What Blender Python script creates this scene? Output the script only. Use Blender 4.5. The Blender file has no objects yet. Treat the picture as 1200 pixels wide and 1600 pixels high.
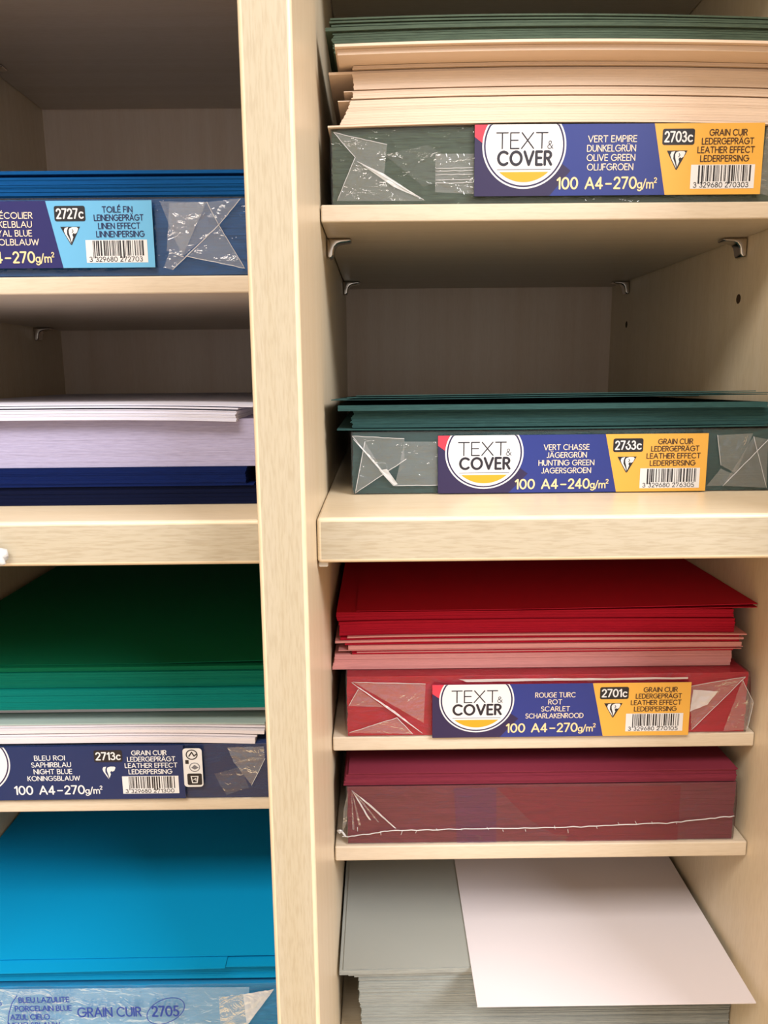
import bpy, bmesh, math, random
from mathutils import Matrix, Vector, noise
S = bpy.context.scene
COL = S.collection

# ------------------------------------------------------------------ camera
cam = bpy.data.cameras.new('camera')
cam.sensor_fit = 'VERTICAL'; cam.sensor_height = 36.0
cam.lens = 36.0*1185.676/1600.0
cam.clip_start = 0.01; cam.clip_end = 50
cam_o = bpy.data.objects.new('camera', cam); COL.objects.link(cam_o)
RX = (0.99993345, -0.00713824, -0.00906336)
DN = (-0.01019951, -0.17983763, -0.98364343)
FW = (0.00539155, 0.98367041, -0.17989846)
cam_o.matrix_world = Matrix(((RX[0], -DN[0], -FW[0], 0.0264), (RX[1], -DN[1], -FW[1], -0.26604),
                             (RX[2], -DN[2], -FW[2], 0.00595), (0, 0, 0, 1)))
S.camera = cam_o

# ------------------------------------------------------------------ light
wd = bpy.data.worlds.new('shop_light'); S.world = wd; wd.use_nodes = True
bg = wd.node_tree.nodes['Background']
bg.inputs[0].default_value = (1.0, 0.955, 0.90, 1); bg.inputs[1].default_value = 0.82
def area(name, loc, target, sx, sy, power, col):
    l = bpy.data.lights.new(name, 'AREA'); l.shape = 'RECTANGLE'; l.size = sx; l.size_y = sy
    l.energy = power; l.color = col
    o = bpy.data.objects.new(name, l); COL.objects.link(o); o.location = loc
    o.rotation_euler = (Vector(target)-Vector(loc)).to_track_quat('-Z', 'Y').to_euler()
    return o
area('hanging_lamp', (1.45, -1.4, 1.28), (0.1, 0.05, -0.1), 1.1, 0.6, 52, (0.97, 0.98, 1.0))
area('fill_light', (-0.5, -1.3, 1.58), (-0.5, -1.25, -1.2), 1.3, 0.8, 46, (1.0, 0.95, 0.87))  # unseen fill, added to brighten the fronts and the floor bounce
vs = S.view_settings
S.display_settings.display_device = 'sRGB'
vs.view_transform = 'Standard'; vs.look = 'None'; vs.gamma = 1; vs.use_curve_mapping = False
vs.exposure = 0.34
S.cycles.transparent_max_bounces = 24

# ------------------------------------------------------------------ materials
ALB = .80    # reflectance of a surface seen as full white at this exposure
def lin(c, k=ALB):
    return tuple(k*(x/255/12.92 if x/255 <= .04045 else ((x/255+.055)/1.055)**2.4) for x in c)+(1,)
def mat(name, rgb, rough=.6, metal=0, spec=.5):
    m = bpy.data.materials.new(name); m.use_nodes = True
    b = m.node_tree.nodes['Principled BSDF']
    b.inputs['Base Color'].default_value = lin(rgb); b.inputs['Roughness'].default_value = rough
    b.inputs['Metallic'].default_value = metal; b.inputs['Specular IOR Level'].default_value = spec
    return m
def node(m, t, **kw):
    n = m.node_tree.nodes.new(t)
    for k, v in kw.items():
        if k in n.inputs: n.inputs[k].default_value = v
        else: setattr(n, k, v)
    return n
def lk(m, a, b): m.node_tree.links.new(a, b)
def ramp(m, fac, stops):
    r = node(m, 'ShaderNodeValToRGB'); e = r.color_ramp.elements
    while len(e) < len(stops): e.new(.5)
    for el, (p, c) in zip(e, stops): el.position = p; el.color = c
    lk(m, fac, r.inputs[0]); return r.outputs[0]
def scaled(m, sc):
    tc = node(m, 'ShaderNodeTexCoord'); mp = node(m, 'ShaderNodeMapping'); mp.inputs['Scale'].default_value = sc
    lk(m, tc.outputs['Object'], mp.inputs[0]); return mp.outputs[0]
def wood(name, axis, light, dark, grain=1.0):
    """pale beech melamine, grain along axis"""
    m = mat(name, light, .34, 0, .4); b = m.node_tree.nodes['Principled BSDF']
    s1 = [85, 85, 85]; s1[axis] = 2.0
    s2 = [1100, 1100, 1100]; s2[axis] = 110
    n1 = node(m, 'ShaderNodeTexNoise', Scale=1.0, Detail=4.0, Roughness=.6); lk(m, scaled(m, s1), n1.inputs['Vector'])
    n2 = node(m, 'ShaderNodeTexNoise', Scale=1.0, Detail=2.0, Roughness=.6); lk(m, scaled(m, s2), n2.inputs['Vector'])
    c1 = ramp(m, n1.outputs[0], [(.30, lin(dark)), (.66, lin(light))])
    c2 = ramp(m, n2.outputs[0], [(.36, (1-.2*grain, 1-.24*grain, 1-.3*grain, 1)), (.56, (1, 1, 1, 1))])
    mx = node(m, 'ShaderNodeMix', data_type='RGBA', blend_type='MULTIPLY'); mx.inputs[0].default_value = 1
    lk(m, c1, mx.inputs[6]); lk(m, c2, mx.inputs[7]); lk(m, mx.outputs[2], b.inputs['Base Color'])
    bp = node(m, 'ShaderNodeBump', Strength=.12*grain, Distance=.0004); lk(m, n2.outputs[0], bp.inputs['Height'])
    lk(m, bp.outputs[0], b.inputs['Normal'])
    return m
def paper(name, rgb, var=.16, rough=.72, grain=0.0):
    """sheet stock: fibre streaks along cut edges, faint leather grain on the faces"""
    m = mat(name, rgb, rough, 0, .12); b = m.node_tree.nodes['Principled BSDF']
    n1 = node(m, 'ShaderNodeTexNoise', Scale=1.0, Detail=3.0, Roughness=.65); lk(m, scaled(m, (130, 130, 2600)), n1.inputs['Vector'])
    c = ramp(m, n1.outputs[0], [(.33, (1-var*1.6, 1-var*1.6, 1-var*1.5, 1)), (.6, (1, 1, 1, 1))])
    mx = node(m, 'ShaderNodeMix', data_type='RGBA', blend_type='MULTIPLY'); mx.inputs[0].default_value = 1
    ge = node(m, 'ShaderNodeNewGeometry'); sp = node(m, 'ShaderNodeSeparateXYZ'); lk(m, ge.outputs['Normal'], sp.inputs[0])
    ab = node(m, 'ShaderNodeMath', operation='ABSOLUTE'); lk(m, sp.outputs[2], ab.inputs[0])
    iv = node(m, 'ShaderNodeMath', operation='SUBTRACT', use_clamp=True); iv.inputs[0].default_value = 1.0; lk(m, ab.outputs[0], iv.inputs[1])
    lk(m, iv.outputs[0], mx.inputs[0])
    mx.inputs[6].default_value = lin(rgb); lk(m, c, mx.inputs[7]); lk(m, mx.outputs[2], b.inputs['Base Color'])
    n2 = node(m, 'ShaderNodeTexNoise', Scale=1.0, Detail=2.0); lk(m, scaled(m, (700, 700, 700)), n2.inputs['Vector'])
    bp = node(m, 'ShaderNodeBump', Strength=.15+grain, Distance=.0002); lk(m, n2.outputs[0], bp.inputs['Height'])
    lk(m, bp.outputs[0], b.inputs['Normal'])
    return m
def film(name, milk, gloss, bump, rough=.07, tint=(1, 1, 1), dcol=(.86, .86, .88)):
    m = bpy.data.materials.new(name); m.use_nodes = True; nt = m.node_tree; nt.nodes.clear()
    out = node(m, 'ShaderNodeOutputMaterial')
    tr = node(m, 'ShaderNodeBsdfTransparent'); tr.inputs[0].default_value = tint+(1,)
    gl = node(m, 'ShaderNodeBsdfGlossy', Roughness=rough)
    df = node(m, 'ShaderNodeBsdfDiffuse'); df.inputs[0].default_value = dcol+(1,)
    n = node(m, 'ShaderNodeTexNoise', Scale=1.0, Detail=3.0, Roughness=.6, Distortion=1.2); lk(m, scaled(m, (85, 85, 130)), n.inputs['Vector'])
    bp = node(m, 'ShaderNodeBump', Strength=bump, Distance=.003); lk(m, n.outputs[0], bp.inputs['Height'])
    lw = node(m, 'ShaderNodeLayerWeight', Blend=.22)
    lk(m, bp.outputs[0], lw.inputs['Normal']); lk(m, bp.outputs[0], gl.inputs['Normal'])
    ma = node(m, 'ShaderNodeMath', operation='MULTIPLY_ADD'); lk(m, lw.outputs['Fresnel'], ma.inputs[0])
    ma.inputs[1].default_value = gloss; ma.inputs[2].default_value = gloss*.05
    m1 = node(m, 'ShaderNodeMixShader'); lk(m, ma.outputs[0], m1.inputs[0]); lk(m, tr.outputs[0], m1.inputs[1]); lk(m, gl.outputs[0], m1.inputs[2])
    m2 = node(m, 'ShaderNodeMixShader'); m2.inputs[0].default_value = milk; lk(m, m1.outputs[0], m2.inputs[1]); lk(m, df.outputs[0], m2.inputs[2])
    lk(m, m2.outputs[0], out.inputs[0])
    return m

WL, WDK = (243, 225, 197), (237, 217, 185)
EL, EDK = (199, 189, 169), (192, 180, 155)      # edge banding: a shade duller than the laminated faces
WOOD_V = wood('beech_upright', 2, WL, WDK, .3)
WOOD_X = wood('beech_board', 0, WL, WDK, .3)
EDGE_V = wood('beech_edge_band_upright', 2, EL, EDK, .5)
EDGE_X = wood('beech_edge_band_board', 0, EL, EDK, .6)
WOOD_S = wood('beech_thin_shelf', 0, (230, 215, 195), (222, 204, 180), .3)
BACK = wood('beech_back', 2, (246, 226, 208), (238, 214, 192), .15)
CHROME = mat('nickel', (238, 228, 218), .22, 1)
HOLE = mat('drilled_hole', (70, 48, 30), .8)
FILM = film('clear_wrap', .02, .65, .35)
FOLD = film('folded_wrap', .08, 1.3, .6, .12)
SEAM = film('wrap_seam', .45, 1.0, .3, .15)
BAG = film('printed_bag', .32, .8, .25, .12, dcol=(.40, .68, .95))
GLINT = film('wrap_crease_glint', .48, 2.2, .5, .12)  # white diffuse stands in for glints along the film creases
P = dict(
    peach=paper('peach_paper', (244, 220, 199), .04), olive=paper('olive_paper', (84, 100, 84), .2),
    hunting=paper('hunting_paper', (52, 88, 88), .2), red=paper('scarlet_paper', (198, 26, 54), .1),
    pink=paper('pink_paper', (238, 166, 164), .07), burgundy=paper('burgundy_paper', (130, 48, 66), .12),
    grey=paper('grey_paper', (172, 175, 170), .16), white=paper('white_paper', (240, 232, 238), .05),
    royal=paper('royal_paper', (0, 82, 148), .14), navy=paper('navy_paper', (5, 28, 86), .18),
    shaded=paper('shaded_white_paper', (188, 182, 216), .12), coolwhite=paper('cool_white_paper', (230, 230, 250), .05), greenbounce=paper('green_bounce_white_paper', (178, 196, 192), .04), inknavy=paper('ink_navy_paper', (3, 14, 50), .1), azure=paper('azure_paper', (0, 156, 216), .06),  # lilac and grey green tones: white paper with shade and green bounce painted in
    teal=paper('teal_paper', (0, 128, 120), .06), green=paper('green_paper', (0, 106, 72), .08), seagreen=paper('sea_green_paper', (0, 116, 96), .08), night=paper('night_paper', (8, 48, 110), .14))
INK = {k: mat('ink_'+k, c, .38) for k, c in dict(
    white=(240, 240, 244), cream=(240, 224, 205), amber=(250, 224, 170), dark=(38, 34, 48), brown=(70, 40, 28),
    navytext=(22, 30, 84), indigo=(44, 34, 80), blue=(38, 54, 138), deep=(32, 30, 104), red=(232, 62, 84),
    orange=(244, 184, 78), badge_orange=(240, 170, 40), sky=(108, 188, 238), night=(14, 42, 98), grey=(120, 120, 130),
    royaltext=(22, 62, 160), black=(30, 28, 36), wine=(176, 40, 62), plum=(106, 56, 96)).items()}

# ------------------------------------------------------------------ mesh helpers
class MB:
    def __init__(self): self.v = []; self.f = []; self.m = []
    def add(self, vs, fs, mi=0):
        n = len(self.v); self.v += [tuple(p) for p in vs]; self.f += [tuple(i+n for i in f) for f in fs]; self.m += [mi]*len(fs)
    def box(self, x0, x1, y0, y1, z0, z1, mi=0, bev=0.0, seg=2):
        if bev <= 0:
            self.add([(x, y, z) for z in (z0, z1) for y in (y0, y1) for x in (x0, x1)],
                     [(0, 2, 3, 1), (4, 5, 7, 6), (0, 1, 5, 4), (2, 6, 7, 3), (0, 4, 6, 2), (1, 3, 7, 5)], mi); return
        bm = bmesh.new(); bmesh.ops.create_cube(bm, size=1)
        for v in bm.verts: v.co = Vector(((x0+x1)/2+v.co.x*(x1-x0), (y0+y1)/2+v.co.y*(y1-y0), (z0+z1)/2+v.co.z*(z1-z0)))
        bmesh.ops.bevel(bm, geom=bm.edges[:], offset=bev, segments=seg, affect='EDGES', profile=.5)
        self.bm(bm, mi)
    def bm(self, bm, mi=0):
        bm.verts.index_update(); self.add([v.co[:] for v in bm.verts], [[v.index for v in f.verts] for f in bm.faces], mi); bm.free()
    def slab(self, x0, x1, y0, y1, z, t, bend=None, seg=1, mi=0, tw=0.0, drop=0.0):
        """one sheet: a thin slab, bent along x"""
        vs = []
        for i in range(seg+1):
            x = x0+(x1-x0)*i/seg; dz = bend(x) if bend else 0; d = tw*(i/seg-.5)
            vs += [(x, y0+d, z+dz), (x, y1+d, z+dz-drop), (x, y1+d, z+t+dz-drop), (x, y0+d, z+t+dz)]
        fs = [(0, 1, 2, 3)]
        for i in range(seg):
            a, b = 4*i, 4*i+4
            fs += [(a, b, b+1, a+1), (a+1, b+1, b+2, a+2), (a+2, b+2, b+3, a+3), (a+3, b+3, b, a)]
        e = 4*seg; fs.append((e+3, e+2, e+1, e)); self.add(vs, fs, mi)
    def tube(self, pts, r, n=6, mi=0):
        pts = [Vector(p) for p in pts]; rings = []
        for i, p in enumerate(pts):
            d = (pts[min(i+1, len(pts)-1)]-pts[max(i-1, 0)]).normalized()
            a = d.orthogonal().normalized() if i == 0 else (rings[-1][1]-d*rings[-1][1].dot(d)).normalized()
            rings.append((p, a, d.cross(a)))
        vs = [p+(a*math.cos(2*math.pi*k/n)+b*math.sin(2*math.pi*k/n))*r for p, a, b in rings for k in range(n)]
        fs = [(i*n+k, i*n+(k+1) % n, (i+1)*n+(k+1) % n, (i+1)*n+k) for i in range(len(pts)-1) for k in range(n)]
        fs += [tuple(range(n))[::-1], tuple((len(pts)-1)*n+k for k in range(n))]
        self.add(vs, fs, mi)
    def build(self, name, mats, parent=None, origin=None, smooth=False):
        if not isinstance(mats, (list, tuple)): mats = [mats]
        if origin is None:
            if parent is not None: origin = parent['_o']
            else:
                xs, ys, zs = zip(*self.v); origin = ((min(xs)+max(xs))/2, (min(ys)+max(ys))/2, min(zs))
        o3 = tuple(origin)
        me = bpy.data.meshes.new(name)
        me.from_pydata([(a-o3[0], b-o3[1], c-o3[2]) for a, b, c in self.v], [], self.f)
        for m in mats: me.materials.append(m)
        for p, mi in zip(me.polygons, self.m): p.material_index = mi; p.use_smooth = smooth
        me.update()
        o = bpy.data.objects.new(name, me); COL.objects.link(o)
        o['_o'] = o3
        if parent is not None: o.parent = parent
        else: o.location = o3
        return o
ALL_ORIGIN = []
def tag(o, label, cat, group=None, kind=None):
    o['label'] = label; o['category'] = cat
    if group: o['group'] = group
    if kind: o['kind'] = kind
    return o
def thing(name, label, cat, loc, group=None):
    o = bpy.data.objects.new(name, None); o.empty_display_size = .01; COL.objects.link(o); o.location = loc; o['_o'] = tuple(loc)
    return tag(o, label, cat, group)
def structure(o): o['kind'] = 'structure'; return o

# ------------------------------------------------------------------ room
PAINT = mat('cream_wall_paint', (226, 214, 194), .7)
for nm, bx, m_ in (('floor', (-2.2, 2.2, -3.2, .6, -1.32, -1.25), mat('pale_vinyl_floor', (232, 190, 130), .5)), ('ceiling', (-2.2, 2.2, -3.2, .6, 1.6, 1.66), PAINT),
                   ('wall_back', (-2.2, 2.2, .40, .46, -1.25, 1.6), PAINT), ('wall_left', (-2.26, -2.2, -3.2, .46, -1.25, 1.6), PAINT),
                   ('wall_right', (2.2, 2.26, -3.2, .46, -1.25, 1.6), PAINT)):
    b = MB(); b.box(*bx); structure(b.build(nm, m_))

# ------------------------------------------------------------------ cabinet
W, T, D = .222, .0175, .3884
LX0, LX1 = -T-W, -T                      # left bay
cab = thing('storage_cabinet', 'pale beech storage cabinet with two open bays and drilled side panels', 'cabinet', (0, .2, -1.25))
def panel(name, a, m=WOOD_V, bev=.0016):
    q = MB(); q.box(*a, bev=bev, seg=3)
    o = q.build(name, [m, EDGE_X if m is WOOD_X else EDGE_V], cab, smooth=False)
    for p in o.data.polygons:
        if p.normal.y < -.98 and m is not BACK: p.material_index = 1  # bevels keep the lighter laminate, which paints in their bright edge highlight
    return o
def smooth_bev(o):
    for p in o.data.polygons: p.use_smooth = True
    md = o.modifiers.new('wn', 'WEIGHTED_NORMAL'); md.keep_sharp = False
    return o
smooth_bev(panel('divider_panel', (-T, 0, 0, D+.004, -1.25, .62)))
rp = smooth_bev(panel('side_panel', (W, W+T, 0, D+.004, -1.25, .62)))
smooth_bev(panel('side_panel', (LX0-T, LX0, 0, D+.004, -1.25, .62)))
panel('back_panel', (0, W, D, D+.004, -1.2, .62), BACK, 0)
panel('back_panel', (LX0, LX1, D, D+.004, -1.2, .62), BACK, 0)
smooth_bev(panel('fixed_board', (.0003, W-.0003, .0398, D, -.0714, -.0522), WOOD_X, .0017))
smooth_bev(panel('fixed_board', (LX0+.0003, LX1-.0003, .0398, D, -.0716, -.0527), WOOD_X, .0017))
panel('fixed_board', (.0003, W-.0003, .03, D, -.391, -.372), WOOD_X, .001)
panel('fixed_board', (LX0+.0003, LX1-.0003, .03, D, -.376, -.357), WOOD_X, .001)
panel('top_board', (LX0, W, 0, D, .60, .62), WOOD_X, .001)
panel('plinth_board', (LX0, W, .02, D, -1.25, -1.17), WOOD_X, .001)
for y, z in ((.158, .0438), (.3466, .0419)):
    q = MB(); n = 14
    q.add([(W-.00012, y+.0026*math.cos(2*math.pi*k/n), z+.0026*math.sin(2*math.pi*k/n)) for k in range(n)], [tuple(range(n))])
    q.build('shelf_pin_hole', HOLE, cab)
for x, y, m in ((.0025, .043, mat('white_plastic', (228, 226, 222), .4)), (.2175, .043, mat('dark_plastic', (52, 40, 36), .5))):
    q = MB(); q.box(x-.002, x+.002, y, y+.008, -.0738, -.0714, bev=.0006); q.build('board_fitting', m, cab)

# adjustable shelves
def shelf(x0, x1, yf, z0, z1, label):
    q = MB(); q.box(x0+.0005, x1-.0004, yf, D-.002, z0, z1, bev=.0009, seg=2)
    return tag(smooth_bev(q.build('adjustable_shelf', WOOD_S)), label, 'shelf', 'thin adjustable shelves of the cabinet')
shelf(0, W, .1034, .0748, .0826, 'thin beech shelf on metal pins, under the olive green pack')
shelf(0, W, .1027, -.1887, -.1808, 'thin beech shelf carrying the scarlet pack and loose red sheets')
shelf(0, W, .1009, -.2514, -.2428, 'thin beech shelf carrying the unlabelled burgundy pack')
shelf(0, W, .1034, .2228, .2306, 'dark underside of thin shelf above the olive green sheets')
shelf(LX0, LX1, .0990, .0432, .0512, 'thin beech shelf under the pack with sky blue label end')
shelf(LX0, LX1, .1029, -.2217, -.2146, 'thin beech shelf under the night blue pack in the left bay')
shelf(LX0, LX1, .0990, .2144, .2222, 'dark underside of thin shelf over the empty top left space')

# shelf pins
def pin_mesh(s):
    pr = [(0, 0), (.0122, 0), (.0128, -.0006), (.0126, -.0012), (.0118, -.0017), (.0075, -.0022), (.0055, -.0029), (.0042, -.0043),
          (.0036, -.0062), (.0034, -.0080), (.0027, -.0094), (.0014, -.0099), (.0003, -.0095), (0, -.0085)]
    bm = bmesh.new(); w = .0042
    r1 = [bm.verts.new((s*a, -w, c)) for a, c in pr]; r2 = [bm.verts.new((s*a, w, c)) for a, c in pr]
    n = len(pr); bm.faces.new(r1); bm.faces.new(r2[::-1])
    for i in range(n): bm.faces.new((r1[i], r2[i], r2[(i+1) % n], r1[(i+1) % n]))
    bmesh.ops.recalc_face_normals(bm, faces=bm.faces[:])
    bmesh.ops.bevel(bm, geom=[e for e in bm.edges if abs(e.verts[0].co.y-e.verts[1].co.y) < 1e-6], offset=.0007, segments=2, affect='EDGES')
    return bm
def pin(x, y, z, s, label):
    q = MB(); q.bm(pin_mesh(s)); q.v = [(a+x, c+y, d+z) for a, c, d in q.v]
    o = q.build('shelf_support', CHROME, None, (x, y, z), smooth=True)
    o.modifiers.new('wn', 'WEIGHTED_NORMAL')
    return tag(o, label, 'shelf pin', 'metal shelf pins')
g = .0003
pin(g, .148, .0745, 1, 'front left metal pin holding the shelf under the olive green pack')
pin(g, .335, .0745, 1, 'rear left metal pin holding the shelf under the olive green pack')
pin(W-g, .1555, .0745, -1, 'front right metal pin holding the shelf under the olive green pack')
pin(W-g, .346, .0745, -1, 'rear right metal pin holding the shelf under the olive green pack')
pin(LX0+g, .340, .0429, 1, 'metal pin under the shelf of the sky blue labelled pack')
pin(LX0+g, .2995, .2141, 1, 'metal pin at the left edge under the dark top left shelf')

# clear plastic clip on the left board
q = MB(); random.seed(3)
bm = bmesh.new(); bmesh.ops.create_icosphere(bm, subdivisions=3, radius=1)
for v in bm.verts:
    k = 1+.55*noise.noise(v.co*2.1+Vector((3, 1, 7)))
    v.co = Vector((-.1345+v.co.x*.0078*k, .0372+v.co.y*.0018*k, -.0664+v.co.z*.0046*k))
q.bm(bm)
tag(q.build('plastic_clip', film('crumpled_plastic', .55, 1.2, .8), smooth=True), 'crumpled clear plastic clip stuck on front of left thick board', 'clip')

# ------------------------------------------------------------------ stroke lettering
def arc(cx, cy, rx, ry, a0, a1, n=9):
    return [(cx+rx*math.cos(math.radians(a0+(a1-a0)*i/n)), cy+ry*math.sin(math.radians(a0+(a1-a0)*i/n))) for i in range(n+1)]
GL = {
 'A': (.84, [[(0, 0), (.42, 1), (.84, 0)], [(.15, .33), (.69, .33)]]),
 'B': (.58, [[(0, 0), (0, 1), (.3, 1)]+arc(.3, .77, .22, .23, 90, -90)+[(0, .54)], [(.3, .54)]+arc(.31, .27, .27, .27, 90, -90)+[(0, 0)]]),
 'C': (.86, [arc(.5, .5, .5, .5, 48, 312, 14)]),
 'D': (.76, [[(0, 0), (0, 1), (.27, 1)]+arc(.27, .5, .49, .5, 90, -90, 12)+[(0, 0)]]),
 'E': (.5, [[(.5, 1), (0, 1), (0, 0), (.5, 0)], [(0, .52), (.44, .52)]]),
 'F': (.5, [[(.5, 1), (0, 1), (0, 0)], [(0, .5), (.44, .5)]]),
 'G': (.96, [arc(.5, .5, .5, .5, 48, 360, 16)+[(.58, .5)]]),
 'H': (.7, [[(0, 0), (0, 1)], [(.7, 0), (.7, 1)], [(0, .52), (.7, .52)]]),
 'I': (.0, [[(0, 0), (0, 1)]]),
 'J': (.38, [[(.38, 1), (.38, .22)]+arc(.17, .22, .21, .22, 0, -130)]),
 'K': (.6, [[(0, 0), (0, 1)], [(.56, 1), (0, .45)], [(.17, .62), (.6, 0)]]),
 'L': (.45, [[(0, 1), (0, 0), (.45, 0)]]),
 'M': (.92, [[(0, 0), (.1, 1), (.46, .18), (.82, 1), (.92, 0)]]),
 'N': (.74, [[(0, 0), (0, 1), (.74, 0), (.74, 1)]]),
 'O': (1.0, [arc(.5, .5, .5, .5, 0, 360, 22)]),
 'P': (.56, [[(0, 0), (0, 1), (.28, 1)]+arc(.28, .74, .28, .26, 90, -90)+[(0, .48)]]),
 'R': (.58, [[(0, 0), (0, 1), (.28, 1)]+arc(.28, .75, .27, .25, 90, -90)+[(0, .5)], [(.25, .5), (.58, 0)]]),
 'S': (.52, [arc(.26, .75, .25, .25, 35, 270, 10)+arc(.25, .25, .27, .25, 90, -145, 10)]),
 'T': (.68, [[(0, 1), (.68, 1)], [(.34, 1), (.34, 0)]]),
 'U': (.68, [[(0, 1), (0, .34)]+arc(.34, .34, .34, .34, 180, 360, 10)+[(.68, 1)]]),
 'V': (.8, [[(0, 1), (.4, 0), (.8, 1)]]),
 'W': (1.15, [[(0, 1), (.3, 0), (.575, .9), (.85, 0), (1.15, 1)]]),
 'X': (.72, [[(0, 0), (.7, 1)], [(.02, 1), (.72, 0)]]),
 'Y': (.7, [[(0, 1), (.35, .46), (.7, 1)], [(.35, .46), (.35, 0)]]),
 'Z': (.62, [[(0, 1), (.62, 1), (0, 0), (.62, 0)]]),
 '0': (.66, [arc(.33, .5, .33, .5, 0, 360, 18)]),
 '1': (.26, [[(0, .8), (.24, 1), (.24, 0)]]),
 '2': (.56, [arc(.27, .72, .27, .28, 165, -35, 9)+[(0, 0), (.56, 0)]]),
 '3': (.54, [arc(.25, .76, .23, .24, 150, -90, 9)+arc(.25, .27, .28, .27, 85, -150, 9)]),
 '4': (.64, [[(.46, 0), (.46, 1), (0, .26), (.64, .26)]]),
 '5': (.54, [[(.5, 1), (.12, 1), (.07, .56)]+arc(.24, .31, .3, .31, 115, -145, 10)]),
 '6': (.6, [[(.4, 1), (.06, .46)]+arc(.3, .3, .3, .3, 150, 510, 14)]),
 '7': (.56, [[(0, 1), (.56, 1), (.16, 0)]]),
 '8': (.56, [arc(.28, .77, .22, .23, 0, 360, 12), arc(.28, .27, .28, .27, 0, 360, 12)]),
 '9': (.6, [arc(.3, .7, .3, .3, 0, 360, 14), [(.54, .54), (.2, 0)]]),
 '-': (.4, [[(0, .42), (.4, .42)]]), '/': (.42, [[(0, -.12), (.42, 1.05)]]),
 '&': (.72, [[(.72, 0), (.2, .66)]+arc(.34, .82, .17, .18, 215, -60, 10)+[(.08, .4)]+arc(.28, .25, .26, .25, 140, 345, 8)+[(.7, .5)]]),
 'c': (.5, [arc(.3, .32, .3, .32, 45, 315, 10)]),
 'g': (.58, [arc(.28, .33, .28, .3, 0, 360, 14), [(.56, .63), (.56, -.05)]+arc(.29, -.05, .27, .25, 0, -150, 7)]),
 'm': (.9, [[(0, 0), (0, .64)], [(0, .4)]+arc(.22, .4, .22, .24, 180, 0, 7)+[(.44, 0)], [(.44, .4)]+arc(.67, .4, .22, .24, 180, 0, 7)+[(.9, 0)]]),
 '^': (.32, [[(p[0]*.58, .58+p[1]*.5) for p in arc(.27, .72, .27, .28, 165, -35, 7)+[(0, 0), (.56, 0)]]]),
}
GL['Ä'] = (.84, GL['A'][1]+[[(.24, 1.2), (.25, 1.2)], [(.6, 1.2), (.61, 1.2)]])
GL['Ü'] = (.68, GL['U'][1]+[[(.2, 1.2), (.21, 1.2)], [(.48, 1.2), (.49, 1.2)]])
GL['É'] = (.5, GL['E'][1]+[[(.2, 1.14), (.36, 1.32)]])

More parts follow.
